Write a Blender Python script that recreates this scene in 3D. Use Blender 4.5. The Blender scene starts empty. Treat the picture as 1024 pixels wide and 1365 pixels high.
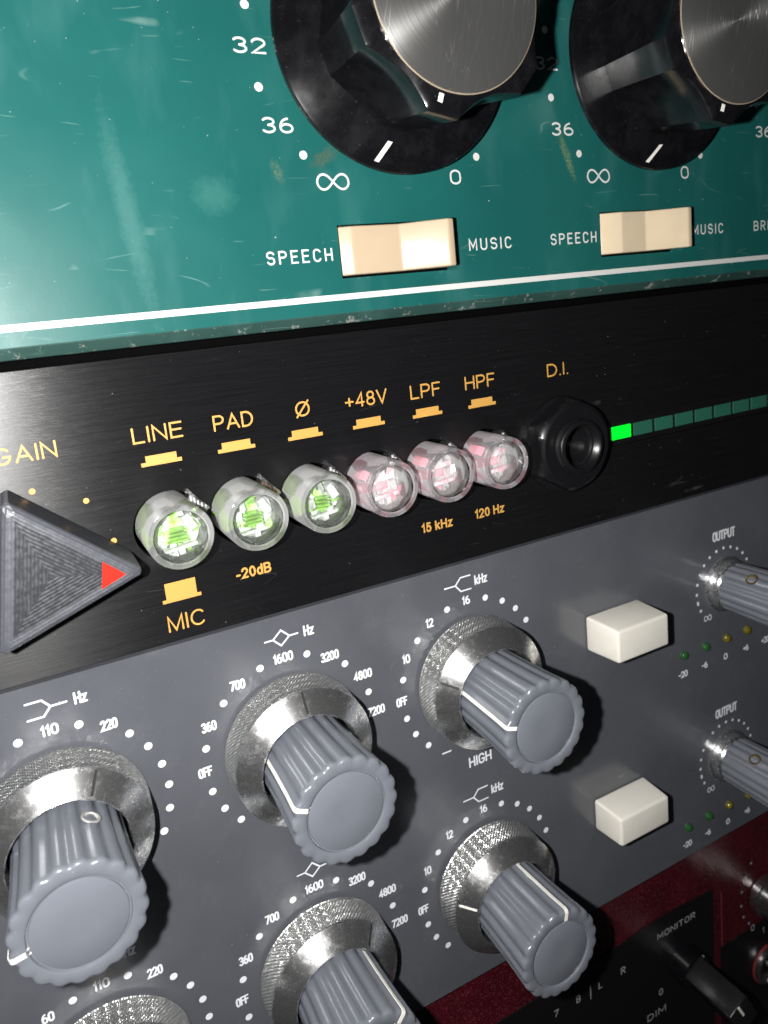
import bpy, bmesh, math, random
from mathutils import Matrix, Vector
from math import sin, cos, pi, radians, atan2, hypot
random.seed(7)
S = 0.1                      # measurements are in millimetres, one scene unit is a centimetre
sc = bpy.context.scene
COL = sc.collection

# ------------------------------------------------------------------ camera, light, exposure
cam = bpy.data.cameras.new('camera'); camo = bpy.data.objects.new('camera', cam); COL.objects.link(camo)
R = [[0.88503819, -0.17369309, 0.43190057], [-0.45493792, -0.12603585, 0.8815591], [-0.09868577, -0.97670142, -0.19056612]]
m = Matrix.Identity(4)
for i in range(3):
    m[i][0] = R[i][0]; m[i][1] = -R[i][1]; m[i][2] = -R[i][2]
m[0][3], m[1][3], m[2][3] = 71.370*S, -113.558*S, 4.072*S
camo.matrix_world = m
cam.sensor_fit = 'HORIZONTAL'; cam.sensor_width = 36.0
cam.lens = 36*1001.91/1024
cam.shift_x = (512-516.35)/1024; cam.shift_y = -(682.5-599.1)/1024
cam.clip_start = 0.1; cam.clip_end = 500
cam.dof.use_dof = True; cam.dof.focus_distance = 12.3; cam.dof.aperture_fstop = .5
sc.camera = camo

world = bpy.data.worlds.new('World'); sc.world = world; world.use_nodes = True
wb = world.node_tree.nodes['Background']
wb.inputs['Color'].default_value = (0.80, 0.90, 1.0, 1); wb.inputs['Strength'].default_value = 0.010

def lamp(name, kind, loc, power, color, size, aim=None):
    l = bpy.data.lights.new(name, kind); o = bpy.data.objects.new(name, l); COL.objects.link(o)
    o.location = Vector(loc)*S; l.energy = power; l.color = color
    if kind == 'AREA':
        l.shape = 'DISK'; l.size = size*S
    else:
        l.shadow_soft_size = size*S
    if aim: o.rotation_euler = (Vector(aim)*S-o.location).to_track_quat('-Z', 'Y').to_euler()
    return o
# the phone's flash, beside the lens
lamp('phone_flash', 'POINT', (59.7, -104, 3.9), 15000, (1.0, 0.985, 0.96), 1.6)
# added fill lamp, soft and weak, standing in for dim room light
lamp('room_fill', 'AREA', (-250, -420, 520), 450, (0.93, 0.96, 1.0), 260, (120, 0, -40))
sc.view_settings.view_transform = 'Standard'; sc.view_settings.look = 'None'
sc.view_settings.exposure = 0.0; sc.view_settings.gamma = 1
sc.render.engine = 'CYCLES'
sc.cycles.use_denoising = True
sc.cycles.max_bounces = 12; sc.cycles.transparent_max_bounces = 24
sc.cycles.blur_glossy = 0.0; sc.cycles.sample_clamp_indirect = 0

# ------------------------------------------------------------------ materials
def mat(name, color=(.5, .5, .5), rough=.5, metal=0., spec=.5, coat=0., emit=None, estr=0, aniso=0.):
    mt = bpy.data.materials.new(name); mt.use_nodes = True
    b = mt.node_tree.nodes['Principled BSDF']
    b.inputs['Base Color'].default_value = (*color, 1); b.inputs['Roughness'].default_value = rough
    b.inputs['Metallic'].default_value = metal; b.inputs['Specular IOR Level'].default_value = spec
    b.inputs['Coat Weight'].default_value = coat; b.inputs['Coat Roughness'].default_value = .08
    b.inputs['Anisotropic'].default_value = aniso
    if emit:
        b.inputs['Emission Color'].default_value = (*emit, 1); b.inputs['Emission Strength'].default_value = estr
    return mt
class NT:
    def __init__(s, mt):
        s.t = mt.node_tree; s.b = s.t.nodes['Principled BSDF']
        s.tc = s.t.nodes.new('ShaderNodeTexCoord')
    def n(s, kind, ins=None, **kw):
        nd = s.t.nodes.new(kind)
        for k, v in kw.items(): setattr(nd, k, v)
        for k, v in (ins or {}).items():
            if isinstance(v, bpy.types.NodeSocket): s.t.links.new(v, nd.inputs[k])
            else: nd.inputs[k].default_value = v
        return nd
    def mapped(s, scale, rot=(0, 0, 0), loc=(0, 0, 0)):
        return s.n('ShaderNodeMapping', {'Vector': s.tc.outputs['Object'], 'Scale': scale, 'Rotation': rot, 'Location': loc}).outputs[0]
    def noise(s, scale, detail=4, vec=None, rough=.5):
        return s.n('ShaderNodeTexNoise', {'Vector': vec or s.tc.outputs['Object'], 'Scale': scale, 'Detail': detail, 'Roughness': rough}).outputs['Fac']
    def ramp(s, f, a, b, lo=0., hi=1.):
        return s.n('ShaderNodeMapRange', {'Value': f, 'From Min': a, 'From Max': b, 'To Min': lo, 'To Max': hi}).outputs[0]
    def math(s, op, a, b=0.):
        nd = s.n('ShaderNodeMath', operation=op)
        for i, v in enumerate((a, b)):
            if isinstance(v, bpy.types.NodeSocket): s.t.links.new(v, nd.inputs[i])
            else: nd.inputs[i].default_value = v
        return nd.outputs[0]
    def mix(s, f, a, b):
        nd = s.n('ShaderNodeMix', data_type='RGBA')
        for i, v in ((0, f), (6, a), (7, b)):
            if isinstance(v, bpy.types.NodeSocket): s.t.links.new(v, nd.inputs[i])
            elif isinstance(v, tuple): nd.inputs[i].default_value = (*v, 1)
            else: nd.inputs[i].default_value = v
        return nd.outputs[2]
    def set(s, **kw):
        for k, v in kw.items():
            k = k.replace('_', ' ')
            if isinstance(v, bpy.types.NodeSocket): s.t.links.new(v, s.b.inputs[k])
            else: s.b.inputs[k].default_value = v
    def specks(s, scale, size, keep):
        """scattered dust: 1 inside a speck, 0 elsewhere"""
        v = s.n('ShaderNodeTexVoronoi', {'Vector': s.tc.outputs['Object'], 'Scale': scale, 'Randomness': 1.0})
        near = s.ramp(v.outputs['Distance'], size, size*.55)
        sep = s.n('ShaderNodeSeparateColor', {'Color': v.outputs['Color']})
        on = s.math('GREATER_THAN', sep.outputs[0], 1-keep)
        dim = s.math('MULTIPLY', on, sep.outputs[1])
        return s.math('MULTIPLY', near, dim)
    def scratches(s, scale, rot, width=.012, keep=.55):
        """thin lines where a stretched noise crosses its middle value"""
        vec = s.mapped((scale*.15, scale, scale), rot=(0, rot, 0))
        f = s.noise(1.0, 1, vec)
        line = s.ramp(s.math('ABSOLUTE', s.math('SUBTRACT', f, .5)), width, 0.)
        mask = s.ramp(s.noise(1.3, 2, s.mapped((1, 1, 1), loc=(rot*7, 0, 3))), keep, keep+.08)
        return s.math('MULTIPLY', line, mask)
    def bump(s, h, strength=.2, dist=.01, normal=None):
        ins = {'Height': h, 'Strength': strength, 'Distance': dist}
        if normal: ins['Normal'] = normal
        return s.n('ShaderNodeBump', ins).outputs[0]

STAINS = [(121.3, 27.3, 2.6, 1.1, .5, (.10, .10, .05), .8), (113.2, 25.2, .8, 1.8, .35, (.12, .16, .09), .7), (169.6, 27.2, .8, 4.6, .35, (.22, .28, .10), .7), (90.5, 19.5, 1.4, 13.0, .1, (.10, .23, .215), .25), (103, 22, 3.0, 2.6, 0., (.06, .20, .17), .3)]
def green_paint(name='green_enamel', base=((.0085, .086, .080), (.0105, .098, .090)), wear=0.):
    mt = mat(name, rough=.4, spec=.20); t = NT(mt)
    c = t.mix(t.ramp(t.noise(.5, 3), .35, .65), *base)
    if wear: c = t.mix(t.math('MULTIPLY', t.ramp(t.noise(4.5, 5, rough=.7), .60, .66), wear), c, (.30, .29, .27))
    smear = t.ramp(t.noise(.9, 5, t.mapped((1.4, 1, .5), rot=(0, .25, 0))), .52, .74)
    c = t.mix(t.math('MULTIPLY', smear, .16), c, (.10, .24, .23))
    scr = t.math('MAXIMUM', t.scratches(1.2, 1.45, .006), t.scratches(1.8, .9, .006, .58))
    c = t.mix(t.math('MULTIPLY', scr, .22), c, (.35, .5, .45))
    sp = t.math('MAXIMUM', t.specks(6, .09, .06), t.specks(18, .13, .08))
    c = t.mix(t.math('MULTIPLY', sp, .55), c, (.6, .62, .55))
    for (sx, sz, rx, rz, th, col, amt) in STAINS:
        mp = t.n('ShaderNodeMapping', {'Vector': t.tc.outputs['Object'], 'Location': (-sx*S, 0, -sz*S)}).outputs[0]
        mp = t.n('ShaderNodeMapping', {'Vector': mp, 'Rotation': (0, th, 0), 'Scale': (1, 1, 1)}).outputs[0]
        mp = t.n('ShaderNodeVectorMath', {0: mp, 1: (1/(rx*S), 0, 1/(rz*S))}, operation='MULTIPLY').outputs[0]
        d = t.n('ShaderNodeVectorMath', {0: mp}, operation='LENGTH').outputs['Value']
        d = t.math('ADD', d, t.math('MULTIPLY', t.math('SUBTRACT', t.noise(9, 5, rough=.7), .5), 1.6))
        k_ = t.math('MULTIPLY', t.ramp(d, 1.2, .5), t.ramp(t.noise(26, 4, rough=.8), .42, .6)) if amt > .5 else t.ramp(d, 1.3, .4)
        c = t.mix(t.math('MULTIPLY', k_, amt), c, col)
    r = t.math('ADD', t.ramp(t.noise(1.1, 5), .3, .7, .33, .42), t.math('MULTIPLY', smear, .10))
    t.set(Base_Color=c, Roughness=r, Normal=t.bump(t.noise(28, 3), .12, .004))
    return mt
def black_brushed():
    mt = mat('black_anodised', (.012, .012, .013), .36); t = NT(mt)
    br = t.noise(1, 3, t.mapped((.55, 14, 62)), .65)
    br2 = t.noise(1, 2, t.mapped((1.6, 14, 150)), .6)
    f = t.math('ADD', t.math('MULTIPLY', br, .6), t.math('MULTIPLY', br2, .4))
    c = t.mix(t.ramp(f, .3, .7), (.003, .003, .0035), (.009, .009, .010))
    c = t.mix(t.math('MULTIPLY', t.specks(9, .09, .14), .5), c, (.35, .35, .36))
    c = t.mix(t.math('MULTIPLY', t.specks(22, .13, .05), .35), c, (.35, .35, .36))
    c = t.mix(t.math('MULTIPLY', t.scratches(2.2, .35, .006, .6), .10), c, (.3, .3, .3))
    t.set(Base_Color=c, Roughness=t.ramp(f, .3, .7, .30, .40), Anisotropic=.85, Normal=t.bump(f, .45, .004))
    tan = t.n('ShaderNodeCombineXYZ', {'X': 0.0, 'Y': 0.0, 'Z': 1.0})
    t.set(Tangent=tan.outputs[0])
    t.b.inputs['Specular IOR Level'].default_value = .38
    return mt
def grey_paint(name='grey_enamel', a=(.080, .084, .097), b=(.090, .095, .108)):
    mt = mat(name, rough=.38, spec=.8); t = NT(mt)
    c = t.mix(t.ramp(t.noise(.8, 4), .35, .65), a, b)
    c = t.mix(t.math('MULTIPLY', t.ramp(t.noise(1.7, 6, rough=.7), .55, .75), .25), c, (.15, .155, .165))
    c = t.mix(t.math('MULTIPLY', t.specks(7, .085, .16), .45), c, (.45, .46, .46))
    c = t.mix(t.math('MULTIPLY', t.specks(20, .15, .12), .30), c, (.45, .46, .46))
    c = t.mix(t.math('MULTIPLY', t.scratches(2.4, .7, .006, .6), .16), c, (.3, .31, .32))
    t.set(Base_Color=c, Roughness=t.ramp(t.noise(1.5, 5), .3, .7, .18, .26), Normal=t.bump(t.noise(45, 2), .10, .003))
    return mt
def maroon_paint():
    mt = mat('maroon_enamel', rough=.3); t = NT(mt)
    c = t.mix(t.ramp(t.noise(1.2, 4), .35, .65), (.042, .0025, .006), (.062, .004, .009))
    c = t.mix(t.math('MULTIPLY', t.specks(11, .24, .7), .6), c, (.35, .10, .09))
    c = t.mix(t.math('MULTIPLY', t.specks(26, .28, .8), .5), c, (.40, .16, .13))
    c = t.mix(t.math('MULTIPLY', t.ramp(t.noise(15, 3, rough=.8), .58, .78), .4), c, (.26, .06, .06))
    t.set(Base_Color=c, Normal=t.bump(t.noise(14, 3), .5, .02))
    return mt
def plastic(name, col, rough=.28, dust=.2, coat=.0):
    mt = mat(name, rough=rough, coat=coat); t = NT(mt)
    c = t.mix(t.ramp(t.noise(2.2, 4), .3, .7), tuple(x*.97 for x in col), tuple(min(1, x*1.03) for x in col))
    c = t.mix(t.math('MULTIPLY', t.specks(14, .12, .14), dust), c, tuple(min(1, x*.4+.45) for x in col))
    t.set(Base_Color=c, Roughness=t.ramp(t.noise(4, 4), .3, .7, rough*.95, rough*1.1), Normal=t.bump(t.noise(30, 2), .06, .003))
    return mt
def bakelite(name='black_bakelite', an=0., rg=(.04, .13), sp=.5):
    mt = mat(name, rough=.2, aniso=an, spec=sp); t = NT(mt)
    if an: t.set(Tangent=t.n('ShaderNodeTangent', direction_type='RADIAL', axis='Y').outputs[0], Anisotropic_Rotation=.25)
    c = t.mix(t.math('MULTIPLY', t.specks(12, .10, .22), .35), (.004, .004, .005), (.4, .4, .42))
    c = t.mix(t.math('MULTIPLY', t.specks(34, .16, .25), .22), c, (.4, .4, .42))
    haze = t.ramp(t.noise(3.0, 6, rough=.7), .45, .8)
    c = t.mix(t.math('MULTIPLY', haze, .02), c, (.35, .33, .36))
    t.set(Base_Color=c, Roughness=t.ramp(t.noise(3.5, 5), .3, .75, *((.20, .32) if an else rg)), Normal=t.bump(t.noise(6, 3), .05, .006))
    return mt
def chrome(name='chrome', col=(.84, .84, .84), lo=.26, hi=.42, an=.5):
    mt = mat(name, col, .2, .96, aniso=an); t = NT(mt)
    if an: t.set(Anisotropic_Rotation=.25, Tangent=t.n('ShaderNodeTangent', direction_type='RADIAL', axis='Y').outputs[0])
    sp = t.specks(16, .22, .45)
    pit = t.ramp(t.noise(9, 6, rough=.75), .50, .72)
    c = t.mix(t.math('MULTIPLY', pit, .28), col, tuple(x*.55 for x in col))
    t.set(Base_Color=c, Roughness=t.math('ADD', t.ramp(pit, 0, 1, lo, hi), t.math('MULTIPLY', sp, .25)), Normal=t.bump(t.noise(40, 4), .12, .002))
    return mt
def spun():
    mt = mat('spun_aluminium', (.55, .55, .54), .30, .90, aniso=.85); t = NT(mt)
    v = t.n('ShaderNodeVectorMath', {0: t.tc.outputs['Object']}, operation='MULTIPLY'); v.inputs[1].default_value = (1, 0, 1)
    ln = t.n('ShaderNodeVectorMath', {0: v.outputs[0]}, operation='LENGTH')
    rad = t.n('ShaderNodeCombineXYZ', {'X': ln.outputs['Value']})
    rings = t.noise(38, 3, rad.outputs[0], .7)
    scr = t.math('MAXIMUM', t.scratches(5, .6, .008, .5), t.math('MAXIMUM', t.scratches(6, 2.0, .008, .5), t.scratches(4, 2.8, .008, .5)))
    c = t.mix(t.math('MULTIPLY', scr, .4), (.46, .46, .45), (.9, .88, .84))
    t.set(Base_Color=c, Roughness=t.math('ADD', t.ramp(rings, .3, .7, .24, .36), t.math('MULTIPLY', scr, .25)), Normal=t.bump(rings, .12, .003))
    tg = t.n('ShaderNodeTangent', direction_type='RADIAL', axis='Y'); t.set(Tangent=tg.outputs[0], Anisotropic_Rotation=.25)
    return mt
def printed_gain():
    """layer lines of a printed part: rings parallel to the three sides"""
    mt = mat('printed_black_plastic', (.035, .037, .042), .42); t = NT(mt)
    s = t.n('ShaderNodeSeparateXYZ', {'Vector': t.tc.outputs['Object']})
    ds = []
    for a in GAIN_ANG:
        na = radians(a+180)
        d = t.math('ADD', t.math('MULTIPLY', s.outputs[0], cos(na)), t.math('MULTIPLY', s.outputs[2], sin(na)))
        ds.append(d)
    mx = t.math('MAXIMUM', ds[0], t.math('MAXIMUM', ds[1], ds[2]))
    wob = t.math('MULTIPLY', t.noise(6, 4), .022)
    w = t.math('SINE', t.math('MULTIPLY', t.math('ADD', mx, wob), 2*pi/.044))
    n2 = t.noise(14, 4)
    c = t.mix(t.math('MULTIPLY', t.ramp(w, -.2, 1.), t.ramp(n2, .42, .6)), (.026, .027, .031), (.050, .053, .062))
    c = t.mix(t.math('MULTIPLY', t.ramp(mx, .43, .45), .4), c, (.12, .125, .145))
    t.set(Base_Color=c, Roughness=t.ramp(n2, .3, .7, .26, .42), Normal=t.bump(t.math('ADD', w, t.math('MULTIPLY', n2, .8)), .20, .006))
    return mt
def patchy(name, a, b):
    mt = mat(name, rough=.25); t = NT(mt)
    t.set(Base_Color=t.mix(t.ramp(t.noise(9, 3), .42, .58), a, b), Normal=t.bump(t.noise(12, 3), .5, .02))
    return mt
def clear(name, tint, frost=.10, body=(.97, .98, .98), edge=.5, tintc=None, ior=1.45, vs=4.2):
    mt = bpy.data.materials.new(name); mt.use_nodes = True; nt = mt.node_tree
    for n in list(nt.nodes): nt.nodes.remove(n)
    out = nt.nodes.new('ShaderNodeOutputMaterial')
    tr = nt.nodes.new('ShaderNodeBsdfTransparent'); tr.inputs[0].default_value = (*tint, 1)
    gl = nt.nodes.new('ShaderNodeBsdfGlossy'); gl.inputs['Roughness'].default_value = .07
    df = nt.nodes.new('ShaderNodeBsdfDiffuse'); df.inputs[0].default_value = (*body, 1)
    fr = nt.nodes.new('ShaderNodeFresnel'); fr.inputs['IOR'].default_value = ior
    lw = nt.nodes.new('ShaderNodeLayerWeight'); lw.inputs['Blend'].default_value = .35
    mm = nt.nodes.new('ShaderNodeMath'); mm.operation = 'MULTIPLY_ADD'; mm.inputs[1].default_value = edge; mm.inputs[2].default_value = frost
    tc = nt.nodes.new('ShaderNodeTexCoord'); mp = nt.nodes.new('ShaderNodeMapping'); mp.inputs['Scale'].default_value = (1, .12, 1)
    no = nt.nodes.new('ShaderNodeTexVoronoi'); no.inputs['Scale'].default_value = vs; no.feature = 'SMOOTH_F1'; no.inputs['Smoothness'].default_value = .35
    mp.inputs['Scale'].default_value = (1, .45, 1)
    nt.links.new(tc.outputs['Object'], mp.inputs[0]); nt.links.new(mp.outputs[0], no.inputs['Vector'])
    sp_ = nt.nodes.new('ShaderNodeSeparateColor'); nt.links.new(no.outputs['Color'], sp_.inputs[0])
    mr = nt.nodes.new('ShaderNodeMapRange'); mr.inputs['From Min'].default_value = .1; mr.inputs['From Max'].default_value = .9
    mr.inputs['To Min'].default_value = .6; mr.inputs['To Max'].default_value = 1.3
    nt.links.new(sp_.outputs[0], mr.inputs['Value'])
    if tintc:
        gt_ = nt.nodes.new('ShaderNodeMapRange'); gt_.inputs['From Min'].default_value = .58; gt_.inputs['From Max'].default_value = .72
        mc_ = nt.nodes.new('ShaderNodeMix'); mc_.data_type = 'RGBA'; mc_.inputs[6].default_value = (*body, 1); mc_.inputs[7].default_value = (*tintc, 1)
        nt.links.new(sp_.outputs[1], gt_.inputs[0]); nt.links.new(gt_.outputs[0], mc_.inputs[0]); nt.links.new(mc_.outputs[2], df.inputs[0])
    m3 = nt.nodes.new('ShaderNodeMath'); m3.operation = 'MULTIPLY'; m3.use_clamp = True
    bp = nt.nodes.new('ShaderNodeBump'); bp.inputs['Strength'].default_value = .5; bp.inputs['Distance'].default_value = .02
    nt.links.new(sp_.outputs[2], bp.inputs['Height']); nt.links.new(bp.outputs[0], gl.inputs['Normal'])
    nt.links.new(lw.outputs['Facing'], mm.inputs[0]); nt.links.new(mm.outputs[0], m3.inputs[0]); nt.links.new(mr.outputs[0], m3.inputs[1])
    m1 = nt.nodes.new('ShaderNodeMixShader'); m2 = nt.nodes.new('ShaderNodeMixShader')
    nt.links.new(m3.outputs[0], m1.inputs[0]); nt.links.new(tr.outputs[0], m1.inputs[1]); nt.links.new(df.outputs[0], m1.inputs[2])
    nt.links.new(fr.outputs[0], m2.inputs[0]); nt.links.new(m1.outputs[0], m2.inputs[1]); nt.links.new(gl.outputs[0], m2.inputs[2])
    nt.links.new(m2.outputs[0], out.inputs[0])
    return mt

GAIN_ANG = (-10.5, 109.5, 229.5)
M = dict(
    worn=plastic('worn_grey_edge', (.30, .30, .28), .4),
    green=green_paint(), lip=green_paint('worn_green_edge', ((.022, .055, .048), (.030, .068, .058)), .7), black=black_brushed(), grey=grey_paint(), maroon=maroon_paint(),
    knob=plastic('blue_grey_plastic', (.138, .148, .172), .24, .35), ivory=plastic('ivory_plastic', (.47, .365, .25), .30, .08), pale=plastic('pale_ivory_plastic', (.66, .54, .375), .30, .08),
    cream=plastic('cream_plastic', (.76, .73, .655), .34, .10), bakelite=bakelite(), grip=bakelite('moulded_bakelite', 0, (.16, .27), .8), skirt=bakelite('dusty_turned_bakelite', .8), chrome=chrome(),
    knurl=chrome('knurled_chrome', (.74, .74, .73), .28, .38, 0), alu=spun(), rim=plastic('worn_brass_edge', (.26, .21, .15), .4),
    printed=printed_gain(), red=mat('red_paint', (.58, .014, .006), .6, spec=.15),
    white=mat('white_print', (.62, .62, .60), .5), cold_white=mat('pale_grey_print', (.74, .76, .80), .5), gold=mat('gold_print', (.53, .285, .065), .5),
    line=plastic('white_filled_line', (.82, .80, .74), .4, .0), mark=mat('black_filled_mark', (.01, .01, .01), .5),
    dark=mat('dark_interior', (.002, .002, .002), .9, spec=.05), nut=plastic('black_nylon', (.006, .006, .007), .30, .25),
    steel=chrome('dull_steel', (.42, .41, .42), .2, .4), brass=chrome('brass', (.62, .42, .16), .18, .35),
    clear=clear('clear_plastic', (.98, .99, .99), .13, edge=.52, tintc=(.80, .93, .66), ior=1.3), ribclear=clear('clear_rib', (.98, .99, .99), .05, edge=.15, ior=1.3), clear_pink=clear('clear_pinkish_plastic', (.99, .97, .98), .11, (.98, .90, .95), edge=.50, tintc=(.95, .62, .68), ior=1.3, vs=6),
    frosted=clear('frosted_plastic', (.92, .92, .92), .30), lime=patchy('lime_plastic', (.24, .62, .04), (.44, .66, .28)), milky=patchy('milky_plastic', (.62, .64, .62), (.36, .38, .37)), rosy=patchy('rosy_plastic', (.80, .38, .45), (.85, .78, .82)), dome=clear('clear_lens', (.98, .99, .98), .05, edge=.16, tintc=(.75, .95, .55), vs=5), domep=clear('clear_pinkish_lens', (.98, .97, .98), .20, edge=.30, tintc=(.96, .76, .80), vs=6), limew=clear('pale_lime_plastic', (.75, .95, .6), .4, (.42, .80, .16)),
    pink=clear('pink_plastic', (.95, .6, .65), .6, (.95, .30, .38)), hot=mat('red_plastic', (.90, .06, .09), .3),
    segment=mat('unlit_green_glass', (.022, .115, .075), .28), lit=mat('lit_green_glass', (.0, .4, .02), .4, emit=(.0, .95, .02), estr=1.0),
    ledg=mat('dark_green_lens', (.018, .085, .022), .06, coat=1), ledy=mat('dark_yellow_lens', (.115, .095, .006), .06, coat=1),
    blackpanel=mat('satin_black_panel', (.006, .005, .006), .4), redline=mat('dull_red_print', (.16, .02, .025), .5),
    smoke=plastic('dark_grey_plastic', (.011, .011, .012), .22, .3), copper=mat('copper', (.7, .45, .3), .3, 1.),
)

# ------------------------------------------------------------------ object helpers (x right, z up, h = height towards the viewer; all in mm)
WL = {}
def obj(name, V, F, m_, parent=None, at=(0, 0, 0), rot=0., smooth=False, label=None, me=None):
    """a mesh from (x, h, z) vertices; at = (x, h, z) of its origin, rot = anticlockwise turn as seen from the front"""
    if me is None:
        me = bpy.data.meshes.new(name)
        me.from_pydata([(v[0]*S, -v[1]*S, v[2]*S) for v in V], [], F)
        me.materials.append(m_)
        bm = bmesh.new(); bm.from_mesh(me); bmesh.ops.recalc_face_normals(bm, faces=bm.faces); bm.to_mesh(me); bm.free()
        if smooth:
            for p in me.polygons: p.use_smooth = True
            if smooth is not True:
                me.set_sharp_from_angle(angle=radians(smooth))
        me.update()
    o = bpy.data.objects.new(name, me); COL.objects.link(o)
    place(o, parent, at, rot)
    if label: o['label'] = label
    return o
def place(o, parent, at, rot=0.):
    w = Matrix.Translation((at[0]*S, -at[1]*S, at[2]*S)) @ Matrix.Rotation(-radians(rot), 4, 'Y')
    if parent is not None:
        o.parent = parent
        loc = WL[parent.name].inverted() @ w
    else: loc = w
    o.location = loc.to_translation(); o.rotation_euler = loc.to_euler()
    WL[o.name] = w
def thing(name, label, cat, at):
    o = bpy.data.objects.new(name, None); COL.objects.link(o); o.empty_display_size = 1
    place(o, None, at); o['label'] = label; o['category'] = cat
    return o
def tag_rest(): ...
def cube(x0, x1, h0, h1, z0, z1):
    V = [(x, h, z) for x in (x0, x1) for h in (h0, h1) for z in (z0, z1)]
    F = [(0, 1, 3, 2), (4, 6, 7, 5), (0, 4, 5, 1), (2, 3, 7, 6), (0, 2, 6, 4), (1, 5, 7, 3)]
    return V, F
def join(*parts):
    V, F = [], []
    for v, f in parts:
        k = len(V); V += list(v); F += [tuple(i+k for i in g) for g in f]
    return V, F
def rounded(o, w, seg=3):
    """bevel a finished mesh"""
    bm = bmesh.new(); bm.from_mesh(o.data)
    bmesh.ops.remove_doubles(bm, verts=bm.verts, dist=1e-5)
    es = [e for e in bm.edges if len(e.link_faces) == 2 and e.calc_face_angle(0) > .4]
    bmesh.ops.bevel(bm, geom=es, offset=w*S, segments=seg, profile=.5, affect='EDGES', clamp_overlap=True)
    bm.to_mesh(o.data); bm.free()
    for p in o.data.polygons: p.use_smooth = True
    o.data.set_sharp_from_angle(angle=radians(40))
def lathe(profile, n=64, rfun=None, closed_end=True, closed_start=False):
    """profile: [(r, h)]; rfun(theta, r, h) -> r"""
    V, F = [], []
    for (r, h) in profile:
        for k in range(n):
            a = 2*pi*k/n; q = rfun(a, r, h) if rfun else r
            V.append((q*cos(a), h, q*sin(a)))
    for i in range(len(profile)-1):
        for k in range(n):
            a, b = i*n+k, i*n+(k+1) % n
            F.append((a, b, b+n, a+n))
    if closed_end: F.append(tuple((len(profile)-1)*n+k for k in range(n)))
    if closed_start: F.append(tuple(range(n)))
    return V, F
def prism(poly, h0, h1):
    n = len(poly)
    V = [(x, h0, z) for x, z in poly]+[(x, h1, z) for x, z in poly]
    return V, [tuple(range(n)), tuple(range(n, 2*n))]+[(i, (i+1) % n, (i+1) % n+n, i+n) for i in range(n)]
def plate(outer, holes, h0, h1):
    """a flat plate with holes, filled by a 2D curve"""
    cu = bpy.data.curves.new('tmp', 'CURVE'); cu.dimensions = '2D'; cu.fill_mode = 'BOTH'; cu.extrude = (h1-h0)/2*S
    for poly in [outer]+holes:
        sp = cu.splines.new('POLY'); sp.points.add(len(poly)-1); sp.use_cyclic_u = True
        for q, (x, z) in zip(sp.points, poly): q.co = (x*S, z*S, 0, 1)
    o = bpy.data.objects.new('tmp', cu); COL.objects.link(o)
    dg = bpy.context.evaluated_depsgraph_get(); me = o.evaluated_get(dg).to_mesh()
    V = [(v.co.x/S, v.co.z/S+(h0+h1)/2, v.co.y/S) for v in me.vertices]
    F = [tuple(p.vertices) for p in me.polygons]
    o.evaluated_get(dg).to_mesh_clear(); bpy.data.objects.remove(o); bpy.data.curves.remove(cu)
    return V, F
def circle(x, z, r, n=48, a0=0.):
    return [(x+r*cos(2*pi*k/n+a0), z+r*sin(2*pi*k/n+a0)) for k in range(n)]
def rect(x0, x1, z0, z1): return [(x0, z0), (x1, z0), (x1, z1), (x0, z1)]

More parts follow.
